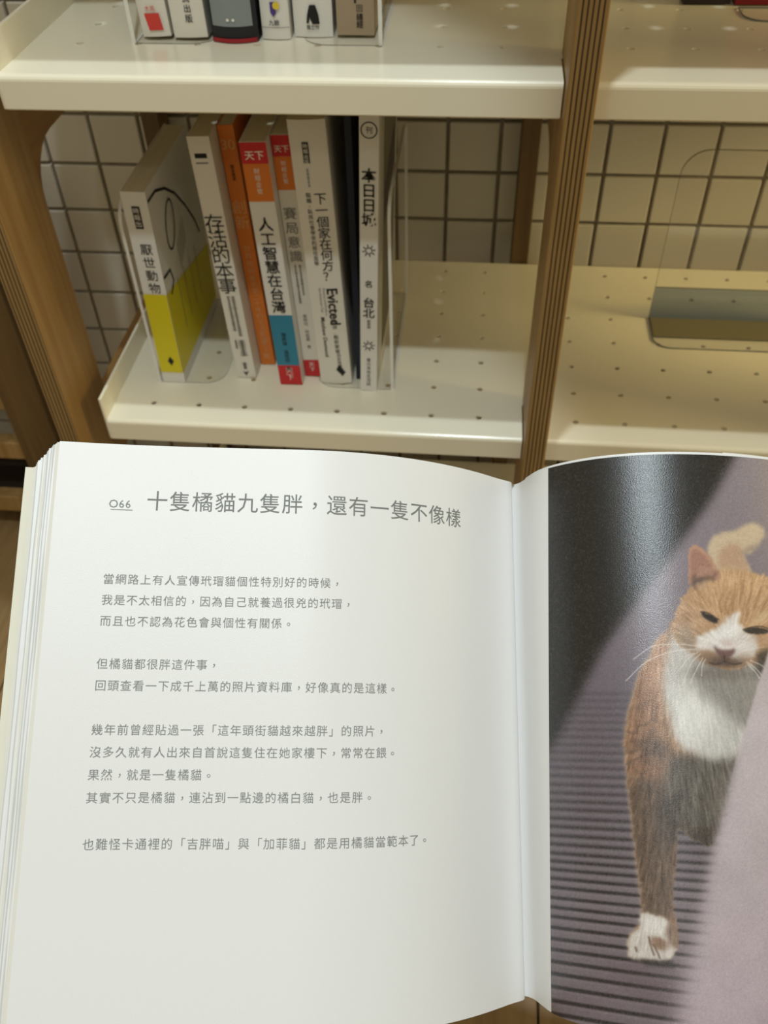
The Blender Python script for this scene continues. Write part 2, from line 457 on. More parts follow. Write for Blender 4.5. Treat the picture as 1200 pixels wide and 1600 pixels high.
def ticks(t, u, v0, v1, n, m, wd=0.03, side=0.05):
    """a column of characters too small to read"""
    w = t['_w']; polys = []
    for k in range(n):
        y = v1-(v1-v0)*(k+0.5)/n; hh = (v1-v0)/n*0.36
        s = wd*(0.75+0.5*random.random())
        polys.append([(u-s/w, y-hh), (u+s/w, y-hh), (u+s/w, y-hh*0.5), (u-s/w, y-hh*0.5)])
        polys.append([(u-s*0.25/w, y-hh), (u+s*0.25/w, y-hh), (u+s*0.25/w, y+hh), (u-s*0.25/w, y+hh)])
        polys.append([(u-s/w, y+hh*0.4), (u+s/w, y+hh*0.4), (u+s/w, y+hh*0.9), (u-s/w, y+hh*0.9)])
    return spine_shape(t, polys, m, 'small_print', 0.008)

H = 4.17
LN = -0.034
zb = ZL + 0.012
# B0 small white book with yellow band
WH = solid((222, 220, 214)); YE = solid((214, 200, 30)); OR = solid((214, 120, 44)); RD = solid((196, 40, 44)); BL = solid((48, 128, 158))
CR = solid((220, 216, 206))
b0 = slab_book('paperback_book', 'small white paperback with a wide yellow band at the left end of the lower row', 3.40, 3.78, -4.93, zb, 3.44, 2.42, WH, lean=0.012, group='paperbacks on the lower shelf')
band(b0, 0.22, 1.74, YE, 'yellow_band', lift=0.012)
spine_text(b0, '厭世動物', 0.56, 2.62, 0.20, M['black'], pitch=1.12)
band(b0, 2.86, 3.22, M['black'], 'printed_panel', 0.34, 0.66)
spine_text(b0, '時報出', 0.5, 3.2, 0.10, M['white_print'], lift=0.014)
ticks(b0, 0.4, 1.05, 1.66, 12, M['inkgrey'], 0.02); ticks(b0, 0.62, 0.95, 1.66, 14, M['inkgrey'], 0.02); ticks(b0, 0.5, 0.6, 0.9, 6, M['black'], 0.035)
spine_shape(b0, [[(0.42, 0.45), (0.55, 0.55), (0.7, 0.46), (0.56, 0.36)]], M['black'], 'printed_mark', 0.016)
# yellow band and line drawing on the cover
def cover_poly(t, pts, m, name, x, lift):
    return mesh_from(name, [((x+lift)*U, y*U, z*U) for y, z in pts], [tuple(range(len(pts)))], m, t)
cover_poly(b0, [(0.0, 0.22), (2.42, 0.22), (2.42, 1.3), (0.0, 1.74)], YE, 'yellow_band', 0.38, 0.006)
def stroke(pts, wd):
    V_, F_ = [], []
    for k in range(len(pts)):
        a = Vector(pts[max(0, k-1)]); b = Vector(pts[min(len(pts)-1, k+1)]); d = (b-a).normalized(); nn = Vector((-d.y, d.x))*wd/2
        p = Vector(pts[k]); V_ += [p+nn, p-nn]
    for k in range(len(pts)-1): F_.append((2*k, 2*k+1, 2*k+3, 2*k+2))
    return V_, F_
def cover_stroke(t, pts, wd, m, x, lift, name='line_drawing'):
    V_, F_ = stroke(pts, wd); return mesh_from(name, [((x+lift)*U, p.x*U, p.y*U) for p in V_], F_, m, t)
cover_stroke(b0, [(0.02, 3.28), (0.4, 3.27), (0.8, 3.12), (1.2, 2.85), (1.6, 2.45), (1.95, 2.0), (2.1, 1.7)], 0.045, M['black'], 0.38, 0.008)
cover_stroke(b0, [(0.75+0.22*math.cos(a)+0.1*math.sin(a), 2.55+0.36*math.sin(a)) for a in [k*2*math.pi/20 for k in range(21)]], 0.035, M['black'], 0.38, 0.008)
cover_stroke(b0, [(0.02, 2.02), (0.35, 1.98), (0.42, 1.75), (0.2, 1.62)], 0.05, M['black'], 0.38, 0.010)
for k in range(5): cover_stroke(b0, [(0.9+0.1*k, 1.7+0.06*k), (0.9+0.1*k, 2.15+0.06*k)], 0.018, M['inkgrey'], 0.38, 0.008)
for k in range(4): cover_stroke(b0, [(0.6+0.35*k, 0.75), (0.6+0.35*k, 1.7)], 0.016, M['inkgrey'], 0.38, 0.010)

b1 = slab_book('paperback_book', 'white paperback with black brush title leaning just right of the yellow banded book', 4.66, 4.985, -4.72, zb, H, 2.85, CR, LN, group='paperbacks on the lower shelf')
spine_text(b1, '存活的本事', 0.46, 3.02, 0.31, M['black'], pitch=0.86)
band(b1, 3.86, 3.93, M['black'], 'small_print', 0.2, 0.75)
band(b1, 3.78, 3.80, M['inkgrey'], 'small_print', 0.2, 0.75)
ticks(b1, 0.38, 0.95, 1.62, 14, M['inkgrey'], 0.028); ticks(b1, 0.62, 0.85, 1.62, 15, M['inkgrey'], 0.028)
ticks(b1, 0.3, 0.6, 0.78, 4, M['black'], 0.02); ticks(b1, 0.6, 0.45, 0.78, 9, M['inkgrey'], 0.05)
ticks(b1, 0.52, 0.18, 0.32, 3, M['black'], 0.035)
spine_shape(b1, [[(0.35, 0.14), (0.5, 0.05), (0.68, 0.15), (0.5, 0.11)]], M['black'], 'printed_mark', 0.01)

b2 = slab_book('paperback_book', 'narrow orange paperback pushed back between two white spines', 5.0, 5.24, -4.32, zb, H, 2.6, OR, LN, group='paperbacks on the lower shelf')
spine_text(b2, '30', 0.5, 3.82, 0.22, M['orange_pale'], vertical=False)
spine_text(b2, '創新', 0.5, 3.05, 0.24, M['orange_pale'], pitch=1.05)
spine_text(b2, '世界趨勢者', 0.5, 2.3, 0.12, M['orange_pale'], pitch=1.1); spine_text(b2, '未來二十年的生活藍圖', 0.52, 1.66, 0.12, M['orange_pale'], pitch=1.0)
spine_text(b2, '天下雜', 0.5, 0.5, 0.12, M['orange_pale'], pitch=1.05)
ticks(b2, 0.5, 3.35, 3.6, 4, M['black'], 0.03)

b3 = slab_book('paperback_book', 'white paperback with a blue panel above a red foot on its spine', 5.44, 5.82, -4.86, zb, H, 2.85, WH, LN, group='paperbacks on the lower shelf')
band(b3, 0, 0.40, RD, 'red_foot'); band(b3, 0.40, 1.38, BL, 'blue_panel'); band(b3, 3.30, 3.86, OR, 'orange_panel'); band(b3, 3.86, 4.165, RD, 'red_panel')
spine_text(b3, '人工智慧在台灣', 0.5, 3.06, 0.235, M['black'], pitch=1.0, offset=0.012)
spine_text(b3, '天下', 0.5, 3.93, 0.14, M['white_print'], vertical=False, offset=0.01)
spine_text(b3, '財經企管', 0.5, 3.8, 0.09, M['white_print'], pitch=1.1)
spine_text(b3, '陳昇瑋 溫怡玲 著', 0.5, 1.05, 0.085, M['black'], pitch=1.0)
spine_text(b3, '天下', 0.5, 0.36, 0.13, M['white_print'], pitch=1.05)

b4 = slab_book('paperback_book', 'thin white paperback with grey title and red foot, without any blue panel', 5.83, 6.10, -4.60, zb, H, 2.85, CR, LN, group='paperbacks on the lower shelf')
band(b4, 0, 0.34, RD, 'red_foot'); band(b4, 3.36, 3.86, OR, 'orange_panel'); band(b4, 3.86, 4.165, RD, 'red_panel')
spine_text(b4, '天下', 0.5, 3.93, 0.11, M['white_print'], vertical=False, offset=0.01)
spine_text(b4, '財經企管', 0.5, 3.8, 0.08, M['white_print'], pitch=1.1)
spine_text(b4, '賽局意識', 0.48, 3.1, 0.21, M['inkgrey'], pitch=1.12)
ticks(b4, 0.35, 1.45, 2.15, 12, M['inkgrey'], 0.02); ticks(b4, 0.62, 1.6, 2.15, 9, M['inkgrey'], 0.02)
spine_text(b4, '高希均 林祖嘉 著', 0.5, 1.25, 0.075, M['inkgrey'], pitch=1.0)
spine_text(b4, '天下', 0.5, 0.3, 0.1, M['white_print'], pitch=1.05)

b5 = slab_book('paperback_book', 'thickest white paperback of the lower row, with the English word Evicted on its spine', 6.13, 6.66, -4.76, zb, 4.45, 2.85, CR, LN, spine_round=0.03, group='paperbacks on the lower shelf')
band(b5, 3.85, 4.15, M['black'], 'printed_panel', 0.33, 0.5, lift=0.008)
spine_text(b5, '時報出版', 0.415, 4.13, 0.07, M['white_print'], lift=0.014)
spine_text(b5, '下一個家在何方？', 0.66, 3.42, 0.19, M['black'], pitch=0.95, offset=0.004)
spine_text(b5, '驅離，臥底社會學家的居住直擊', 0.34, 3.42, 0.08, M['black'], pitch=1.05)
spine_text(b5, 'Evicted', 0.70, 1.86, 0.235, M['black'], rot=True, sx=1.0, offset=0.02)
spine_text(b5, 'Poverty and Profit in', 0.46, 1.86, 0.06, M['inkgrey'], rot=True); spine_text(b5, 'the American City', 0.34, 1.86, 0.06, M['inkgrey'], rot=True)
spine_text(b5, 'Matthew Desmond', 0.32, 1.33, 0.10, M['black'], rot=True, offset=0.004)
spine_text(b5, '馬修．戴斯蒙著', 0.66, 1.27, 0.085, M['black'], pitch=1.1); spine_text(b5, '胡訢諄譯', 0.68, 0.62, 0.07, M['black'], pitch=1.05)
spine_shape(b5, [[(0.55, 0.3), (0.66, 0.4), (0.78, 0.3), (0.66, 0.22)], [(0.66, 0.24), (0.74, 0.32), (0.84, 0.24), (0.72, 0.16)]], M['black'], 'printed_mark', 0.012)
ticks(b5, 0.4, 3.5, 3.78, 5, M['inkgrey'], 0.02)

b6 = slab_book('paperback_book', 'thin navy blue book with a bare spine squeezed beside the thickest white paperback', 6.72, 6.815, -4.62, zb, 4.6, 2.8, solid((16, 26, 46)), 0.006, group='paperbacks on the lower shelf')
b7 = slab_book('magazine', 'tall white magazine with two sun symbols on its spine, rightmost of the lower row', 6.83, 7.10, -4.93, zb, 4.78, 2.95, WH, 0.037, group='paperbacks on the lower shelf')
spine_text(b7, '本日日城', 0.5, 3.88, 0.22, M['black'], pitch=1.0, offset=0.014)
spine_shape(b7, circle(0.5, 4.4, 0.115, 0.27, 20, 0.10), M['black'], 'printed_ring', 0.008)
spine_text(b7, '刊', 0.5, 4.45, 0.1, M['black'])
def sun(v):
    polys = circle(0.5, v, 0.055, 0.27, 16, 0.042)
    for k in range(8):
        a = k*math.pi/4+0.2
        d = (math.cos(a), math.sin(a)); n_ = (-d[1]*0.012, d[0]*0.012)
        polys.append([(0.5+(d[0]*0.065+n_[0])/0.27, v+d[1]*0.065+n_[1]), (0.5+(d[0]*0.065-n_[0])/0.27, v+d[1]*0.065-n_[1]), (0.5+d[0]*0.115/0.27, v+d[1]*0.115)])
    spine_shape(b7, polys, M['black'], 'sun_symbol', 0.008)
sun(2.62); sun(0.92)
spine_text(b7, '名', 0.5, 2.12, 0.13, M['black'], offset=0.01); spine_text(b7, '台北', 0.5, 1.82, 0.19, M['black'], pitch=1.0, offset=0.014)
ticks(b7, 0.5, 1.25, 1.42, 3, M['inkgrey'], 0.03)
spine_text(b7, '臺北本地生活誌', 0.5, 0.68, 0.075, M['black'], pitch=1.1)
for k in range(3): cover_stroke(b7, [(0.35+0.12*k, 2.2), (0.35+0.12*k, 4.5)], 0.018, M['inkgrey'], 0.27, 0.006, 'small_print')
cover_poly(b7, [(0.75, 0.3), (2.7, 0.3), (2.7, 4.4), (0.75, 4.4)], solid((118, 112, 100)), 'cover_picture', 0.27, 0.005)
cover_poly(b7, [(0.9, 2.6), (2.6, 2.9), (2.6, 3.6), (0.9, 3.2)], solid((60, 56, 50)), 'cover_picture', 0.27, 0.009)

# ---- upper row
zt = ZU + 0.012
UG = 'books on the upper shelf'
u1 = slab_book('paperback_book', 'white book with a red square near the foot of its spine in the upper row', 4.20, 4.57, -4.72, zt+0.03, 4.3, 2.85, CR, LN, spine_round=0.02, group=UG)
spine_shape(u1, [[(0.30, 0.08), (0.80, 0.08), (0.74, 0.28), (0.22, 0.28)]], solid((206, 62, 56)), 'red_square', 0.02)
spine_text(u1, '木馬', 0.46, 0.31, 0.07, solid((206, 62, 56)), vertical=False, lift=0.024)
spine_text(u1, '一個', 0.5, 0.45, 0.10, M['black'], vertical=False, offset=0.012)
spine_text(u1, '生活', 0.5, 1.6, 0.2, M['black'])
u2 = slab_book('paperback_book', 'white book with three small black characters on its spine, second of the upper row', 4.62, 5.06, -4.74, zt+0.03, 4.3, 2.85, CR, LN*0.6, spine_round=0.02, group=UG)
spine_text(u2, '遠流出版', 0.54, 0.62, 0.10, M['black'], pitch=1.15, offset=0.01)
u3 = slab_book('hardback_book', 'thick black hardback with grey rounded spine label in the upper row', 5.12, 5.72, -4.74, zt, 4.5, 3.0, solid((24, 26, 34)), 0.0, spine_round=0.09, group=UG, hard=True)
band(u3, 0.19, 4.4, solid((132, 140, 142)), 'grey_label', 0.06, 0.92, lift=0.012)
band(u3, 0.0, 0.05, solid((150, 30, 40)), 'red_foot', 0.02, 0.98, lift=0.016)
spine_text(u3, '人類大歷史', 0.5, 1.45, 0.19, M['white_print'], pitch=1.0, lift=0.02)
spine_shape(u3, circle(0.42, 0.27, 0.018, 0.6) + circle(0.54, 0.27, 0.018, 0.6), M['white_print'], 'printed_dot', 0.024)
u4 = slab_book('paperback_book', 'slim white book with a small purple and yellow flower emblem on its spine', 5.76, 6.12, -4.66, zt, 4.3, 2.85, WH, 0.006, spine_round=0.03, group=UG)
spine_shape(u4, [[(0.38, 0.44), (0.38, 0.32), (0.48, 0.27), (0.58, 0.31), (0.58, 0.44)]], solid((74, 52, 130)), 'purple_emblem', 0.02)
spine_shape(u4, circle(0.60, 0.40, 0.045, 0.36), solid((222, 196, 60)), 'yellow_emblem', 0.026)
spine_text(u4, '九歌', 0.48, 0.175, 0.07, M['black'], vertical=False, offset=0.01, lift=0.02)
band(u4, 0.14, 0.146, M['inkgrey'], 'printed_line', lift=0.012)
u5 = slab_book('paperback_book', 'white book with a black robed figure emblem on its spine foot', 6.16, 6.66, -4.56, zt, 4.3, 2.85, WH, 0.006, spine_round=0.03, group=UG)
spine_shape(u5, [[(0.34, 0.17), (0.40, 0.17), (0.43, 0.24), (0.50, 0.16), (0.68, 0.16), (0.66, 0.27), (0.59, 0.38), (0.44, 0.38), (0.37, 0.27)]], M['black'], 'black_emblem', 0.02)
spine_text(u5, '獨立作', 0.5, 0.10, 0.055, M['black'], vertical=False, offset=0.01, lift=0.02)
spine_text(u5, '著者', 0.5, 0.52, 0.1, M['inkgrey'], vertical=False, lift=0.02)
u6 = slab_book('paperback_book', 'brown kraft covered book at the right end of the upper row', 6.72, 7.20, -4.60, zt+0.03, 4.3, 2.85, solid((160, 142, 118)), 0.004, group=UG)
spine_text(u6, 'L', 0.62, 0.46, 0.17, M['black'], rot=True, offset=0.03); spine_text(u6, '回', 0.62, 0.36, 0.09, M['black']); spine_text(u6, '總經', 0.62, 0.26, 0.09, M['black'], pitch=0.95, offset=0.01)

# ------------------------------------------------------------------ acrylic bookends
def rounded_plate(bm, a, b, fixed, axis, th, r, corners):
    """flat plate with chosen rounded corners in the plane normal to axis; a,b = (min,max) of the two other axes (units)"""
    (p0, q0), (p1, q1) = a, b
    pts = []
    for (cx_, cy_, st), rnd in zip(((p1, q1, 0), (p0, q1, 1), (p0, q0, 2), (p1, q0, 3)), corners):
        if rnd:
            ccx = cx_ - r if cx_ == p1 else cx_ + r; ccy = cy_ - r if cy_ == q1 else cy_ + r
            pts += [(ccx + r*math.cos(st*math.pi/2 + k*math.pi/12), ccy + r*math.sin(st*math.pi/2 + k*math.pi/12)) for k in range(7)]
        else: pts.append((cx_, cy_))
    def mk(p, f):
        if axis == 'x': return (f*U, p[0]*U, p[1]*U)
        if axis == 'y': return (p[0]*U, f*U, p[1]*U)
        return (p[0]*U, p[1]*U, f*U)
    A = [bm.verts.new(mk(p, fixed)) for p in pts]; B = [bm.verts.new(mk(p, fixed+th)) for p in pts]
    n = len(pts)
    bm.faces.new(A[::-1]); bm.faces.new(B)
    for k in range(n): bm.faces.new([A[k], A[(k+1) % n], B[(k+1) % n], B[k]]).material_index = 1
def bookend(label, loc, side, height, depth, base_w, group='clear bookends'):
    """side = +1: upright plate on the right of the books, base runs left under them"""
    t = thing('bookend', label, 'bookend', tuple(P(*loc)), group)
    bm = bmesh.new(); rounded_plate(bm, (0, 0), (depth, height), 0, 'x', 0.05, 0.35, (True, True, False, False))
    obj('side_panel', bm, [M['acrylic'], M['edge']], t)
    bm = bmesh.new()
    if side > 0: rounded_plate(bm, (-base_w, 0), (-0.002, depth), 0.0, 'z', 0.010, 0.35, (False, True, True, False))
    else: rounded_plate(bm, (0.052, 0), (base_w, depth), 0.0, 'z', 0.010, 0.35, (True, False, False, True))
    obj('base_plate', bm, [M['acrylic'], M['edge_grey']], t)
    return t
bookend('clear acrylic bookend right of the tall magazine on the lower shelf', (7.34, -4.87, ZL+0.001), 1, 3.35, 3.0, 1.3)
bookend('clear acrylic bookend standing left of the yellow banded book', (3.30, -4.91, ZL+0.001), -1, 3.2, 2.6, 1.15)
bookend('clear acrylic bookend with a thick white front edge beside the kraft covered book', (7.28, -4.86, ZU+0.001), 1, 3.3, 3.9, 1.0)
bookend('clear acrylic bookend at the left end of the upper book row', (4.08, -4.86, ZU+0.001), -1, 3.3, 2.9, 1.1)
# empty stand seen from the front on the right
st = thing('display_stand', 'empty clear acrylic stand with rounded corners and a painted grey reflection at its foot on the lower shelf', 'stand', tuple(P(11.88, -3.37, ZL+0.001)))
bm = bmesh.new(); rounded_plate(bm, (0, 0.65), (2.9, 3.15), 0.93, 'y', 0.04, 0.42, (True, True, False, False)); obj('back_panel', bm, [M['acrylic'], M['edge_grey']], st)
bm = bmesh.new(); rounded_plate(bm, (0, 0.0), (2.9, 0.648), 0.93, 'y', 0.04, 0.02, (False, False, False, False)); obj('reflection_band', bm, [M['acrylic_reflection'], M['edge_grey']], st)  # room reflection in the clear pane, put in as a grey tint
bm = bmesh.new(); rounded_plate(bm, (0, 0.0), (2.9, 0.928), 0.0, 'z', 0.03, 0.3, (False, False, True, True)); obj('foot', bm, [M['acrylic'], M['edge_grey']], st)
bm = bmesh.new(); rounded_plate(bm, (0.02, 0.32), (2.88, 0.92), 0.032, 'z', 0.004, 0.1, (False, False, False, False)); obj('reflection_patch', bm, [mat('reflection_patch', (128, 120, 92), 0.4, 0.3), M['edge_grey']], st)  # reflection on the clear foot, painted as a flat olive-grey patch

# dark red box and its clear stand on the upper shelf
rb = slab_book('hardback_book', 'dark red hardback standing face out on the upper shelf at the top right corner', 0, 0.35, 0, 0, 4.2, 3.0, solid((120, 18, 24)), 0, hard=True)
rb.location = P(11.92, -3.2, ZU+0.02); rb.rotation_euler = (0, 0, 0)
for ch in rb.children: ch.matrix_local = Matrix(((0, 1, 0, 0), (1, 0, 0, 0), (0, 0, 1, 0), (0, 0, 0, 1)))
rc = slab_book('hardback_book', 'black bound book standing face out left of the dark red hardback', 0, 0.3, 0, 0, 4.0, 0.62, solid((34, 22, 22)), 0, hard=True)
rc.location = P(11.24, -3.18, ZU+0.02)
for ch in rc.children: ch.matrix_local = Matrix(((0, 1, 0, 0), (1, 0, 0, 0), (0, 0, 1, 0), (0, 0, 0, 1)))
t = thing('display_stand', 'low clear acrylic stand in front of the dark red hardback', 'stand', tuple(P(11.95, -3.85, ZU+0.001)))
bm = bmesh.new(); rounded_plate(bm, (0, 0), (2.9, 0.55), 0.0, 'z', 0.025, 0.28, (False, False, True, True)); obj('foot', bm, [M['acrylic'], M['edge_grey']], t)

# ------------------------------------------------------------------ the open book
KL = np.array([0, .008, .018, .035, .055, .08, .11, .15, .19, .24]); KR = np.array([0, .008, .018, .035, .06, .09, .14])
THL = np.array([1.4420648, -0.0395932, 0.1142479, 0.0072432, -0.1567991, -0.3827474, -0.6433160, -0.6281442, -0.5337633, -0.4486665])
THR = np.array([1.2088863, 2.0525462, 2.0490781, 1.5691083, 1.0935205, 0.6512242, 0.2421751])
LL = np.linspace(0, 0.26, 1041)
def prof(th, kn):
    a = np.interp(LL, kn, th); dl = LL[1]
    s = np.concatenate([[0], np.cumsum(.5*(np.cos(a[1:])+np.cos(a[:-1]))*dl)]); n = np.concatenate([[0], np.cumsum(.5*(np.sin(a[1:])+np.sin(a[:-1]))*dl)])
    return s, n, a
PL, PR = prof(THL, KL), prof(THR, KR)
HB = 0.21            # page height
def pg(side, l, t, off=0.0):
    """point on the page: l = distance from the gutter along the paper, t = down from the head, off = lift off the paper"""
    s, n, a = PL if side < 0 else PR
    S = np.interp(l, LL, s); N = np.interp(l, LL, n); A_ = np.interp(l, LL, a)
    S = S - np.sin(A_)*off; N = N + np.cos(A_)*off
    l_ = np.asarray(l); tt = np.asarray(t)*np.ones_like(S)
    return np.stack([side*S, tt, N*np.ones_like(tt)], -1)
bookT = thing('open_book', 'thick open book with Chinese text page left and cat photograph right', 'book')
bookT.matrix_world = Matrix(((0.7161948, -0.0653508, 0.6948340, 0.4696757), (0.4035367, 0.8510767, -0.3358966, -0.5819354),
                             (-0.5694059, 0.5209585, 0.6359082, 0.0733167 + Z0), (0, 0, 0, 1)))
def sheet(name, side, W, t0, t1, off, th, m, nl=48, nt=10, l0=0.0, wob=0.0, parent=bookT, shear=0.0, skew=0.0, sm=True):
    """a leaf of paper of thickness th following the page curve"""
    l = np.linspace(l0, W, nl)
    T_ = np.linspace(t0, t1, nt)
    top, bot = [], []
    for i, tt in enumerate(T_):
        le = l + wob*np.sin(i*1.7+off*9000)*(l/W)**4 + skew*(tt/HB)*(l/W)**4
        top.append(pg(side, le, tt + shear*(l/W)**2, off)); bot.append(pg(side, le, tt + shear*(l/W)**2, off-th))
    Tp = np.array(top).reshape(-1, 3); Bt = np.array(bot).reshape(-1, 3)
    n = nl*nt; F_ = []
    for i in range(nt-1):
        for j in range(nl-1):
            a = i*nl+j; q = (a, a+1, a+nl+1, a+nl)
            F_.append(q if side > 0 else q[::-1]); r_ = tuple(x+n for x in q); F_.append(r_[::-1] if side > 0 else r_)
    for j in range(nl-1):
        F_.append((j, j+1, n+j+1, n+j)); b = (nt-1)*nl+j; F_.append((b, b+1, n+b+1, n+b))
    for i in range(nt-1):
        for e in (0, nl-1):
            a = i*nl+e; F_.append((a, a+nl, n+a+nl, n+a))
    o = mesh_from(name, np.concatenate([Tp, Bt]), F_, m, parent)
    bm = bmesh.new(); bm.from_mesh(o.data); bmesh.ops.recalc_face_normals(bm, faces=bm.faces[:]); bm.to_mesh(o.data); bm.free()
    for p in o.data.polygons: p.use_smooth = True
    o.data.set_sharp_from_angle(angle=math.radians(50))
    return o
WL = 0.2018
top_page = sheet('page', -1, WL, 0, -HB, 0.0, 0.00016, M['paper'], 90, 14)
offs = 0.0003; ex = 0.0
K_ = 28
for k in range(K_):
    f = (k+1)/K_
    thk = rng.uniform(0.0002, 0.0004)
    ex += rng.uniform(0.0002, 0.0011)
    sheet('page', -1, WL+0.0006+ex*0.55, -0.0002-0.0068*f**1.1, -HB-0.001*f, -offs, thk, M[rng.choice(['paper', 'paper', 'paper_cream', 'paper_grey'])], 40, 12, l0=0.012, wob=0.0002, shear=0.0, skew=-0.0008*f)
    offs += thk + rng.choice([0.0001, 0.0001, 0.0005])
sheet('cover', -1, WL+ex*0.55+0.0038, -0.0068, -HB-0.004, -offs-0.0010, 0.0022, M['board'], 60, 20, l0=0.02, wob=0.0)
# right hand leaves
WR = 0.2018
right_page = sheet('page', 1, WR, 0, -HB, 0.0, 0.00016, M['paper'], 90, 14)
offs = 0.0003
for k in range(9):
    thk = rng.uniform(0.0004, 0.0009)
    sheet('page', 1, WR-0.0002*k, (0.0014 if k == 1 else 0.0022 if k == 4 else 0.0006)-0.0001*k, -HB, -offs, thk, M['paper'], 44, 8, l0=0.012, wob=0.0002)
    offs += thk+rng.uniform(0.00005, 0.0002)
sheet('cover', 1, WR+0.004, 0.001, -HB-0.003, -offs-0.001, 0.0022, M['board'], 50, 6, l0=0.02)
sheet('page', 1, WR, 0.0030, -HB, -0.0052, 0.0002, M['paper_cream'], 30, 6, l0=0.108)
# headband threads at the gutter
bm = bmesh.new()
for k in range(6):
    a = pg(-1, np.array([0.0028-0.0002*k]), -0.0001*k, -0.0004)[0]
    b = pg(1, np.array([0.0028+0.0002*k]), -0.0001*k, -0.0004)[0]
    z = -0.004
    vs = [bm.verts.new(p) for p in ((a[0], 0.0002*k-0.001, a[2]), (b[0], 0.0002*k-0.001, b[2]), (b[0], 0.0002*k-0.0016, b[2]+z), (a[0], 0.0002*k-0.0016, a[2]+z))]
    bm.faces.new(vs)
obj('headband', bm, M['board'], bookT)

# ---- print on the left page
def page_text(rows, m, off_pt=0.0):
    """rows: (string, l of first char centre, t of centre, pitch, glyph size)"""
    for s, l0, t0, pitch, size, offset in rows:
        V_, F_ = [], []; base = 0
        for k, ch in enumerate(s):
            if ch == ' ': continue
            v, f = glyph(ch, offset); v = v*size
            l = l0 - k*pitch - v[:, 0]; t = t0 + v[:, 1]
            V_.append(pg(-1, l, t, 0.00012)); F_ += [tuple(i+base for i in q) for q in f]; base += len(v)
        mesh_from('printed_line', np.concatenate(V_), F_, m, top_page)
L0, CP, T0, RP = 0.179882, 0.004494, -0.052603, 0.007821
body = {0: '當網路上有人宣傳玳瑁貓個性特別好的時候，', 1: '我是不太相信的，因為自己就養過很兇的玳瑁，', 2: '而且也不認為花色會與個性有關係。',
        4: '但橘貓都很胖這件事，', 5: '回頭查看一下成千上萬的照片資料庫，好像真的是這樣。',
        7: '幾年前曾經貼過一張「這年頭街貓越來越胖」的照片，', 8: '沒多久就有人出來自首說這隻住在她家樓下，常常在餵。', 9: '果然，就是一隻橘貓。',
        10: '其實不只是橘貓，連沾到一點邊的橘白貓，也是胖。', 12: '也難怪卡通裡的「吉胖喵」與「加菲貓」都是用橘貓當範本了。'}
page_text([(s, L0, T0-RP*k, CP, CP*0.93, 0.0) for k, s in body.items()], M['ink'])
page_text([('十隻橘貓九隻胖，還有一隻不像樣', 0.164006, -0.022146, 0.008606, 0.0083, 0.0)], M['ink_title'])
# folio with its rule
V_, F_, base = [], [], 0
for k, ch in enumerate('O66'):
    v, f = glyph(ch, 0.0); sz = 0.0043 if ch == 'O' else 0.0041
    v = v*sz*1.05; l = 0.1802 - (0, 0.0030, 0.0054)[k] - v[:, 0]; t = -0.0236 + v[:, 1]
    V_.append(pg(-1, l, t, 0.00012)); F_ += [tuple(i+base for i in q) for q in f]; base += len(v)
mesh_from('page_number', np.concatenate(V_), F_, M['ink'], top_page)
mesh_from('page_number_rule', np.concatenate([pg(-1, np.linspace(0.1812, 0.1730, 6), -0.0258, 0.00012), pg(-1, np.linspace(0.1812, 0.1730, 6), -0.02605, 0.00012)]), [(k, k+1, k+7, k+6) for k in range(5)], M['ink'], top_page)
# ---- cat photograph printed on the right page (picture coordinates: u to the right, v down)
U0, V0, PW, PH = 850, 695, 440, 930
vv, uu = np.mgrid[0:PH, 0:PW].astype(float); uu += U0; vv += V0
def blur(a, s):
    r = int(3*s)+1; k = np.exp(-0.5*(np.arange(-r, r+1)/s)**2); k /= k.sum()
    p = np.pad(a, ((r, r), (0, 0)), 'edge'); a = sum(k[i]*p[i:i+a.shape[0]] for i in range(2*r+1))
    p = np.pad(a, ((0, 0), (r, r)), 'edge'); return sum(k[i]*p[:, i:i+a.shape[1]] for i in range(2*r+1))
def mask(pts, soft=1.0, jit=0.0):
    x, y = uu, vv
    if jit > 0: x = uu + jit*JN[0]; y = vv + jit*JN[1]
    m = np.zeros(uu.shape, bool); n = len(pts)
    for i in range(n):
        x0, y0 = pts[i]; x1, y1 = pts[(i+1) % n]
        if y0 == y1: continue
        c = ((y0 > y) != (y1 > y)) & (x < (x1-x0)*(y-y0)/(y1-y0)+x0); m ^= c
    return blur(m.astype(float), soft)
def smooth(pts, n=6):
    """closed Catmull-Rom through the points"""
    out = []; N = len(pts); p = np.array(pts, float)
    for i in range(N):
        a, b, c, d = p[i-1], p[i], p[(i+1) % N], p[(i+2) % N]
        for k in range(n):
            t = k/n; out.append(tuple(0.5*((2*b)+(-a+c)*t+(2*a-5*b+4*c-d)*t*t+(-a+3*b-3*c+d)*t**3)))
    return out
def ell(cx, cy, rx, ry, ang=0, s=1.0):
    ca, sa = math.cos(ang), math.sin(ang); dx, dy = uu-cx, vv-cy
    d = np.sqrt(((dx*ca+dy*sa)/rx)**2+((-dx*sa+dy*ca)/ry)**2)
    return 1/(1+np.exp(np.clip((d-1)*min(rx, ry)/s*1.7, -40, 40)))
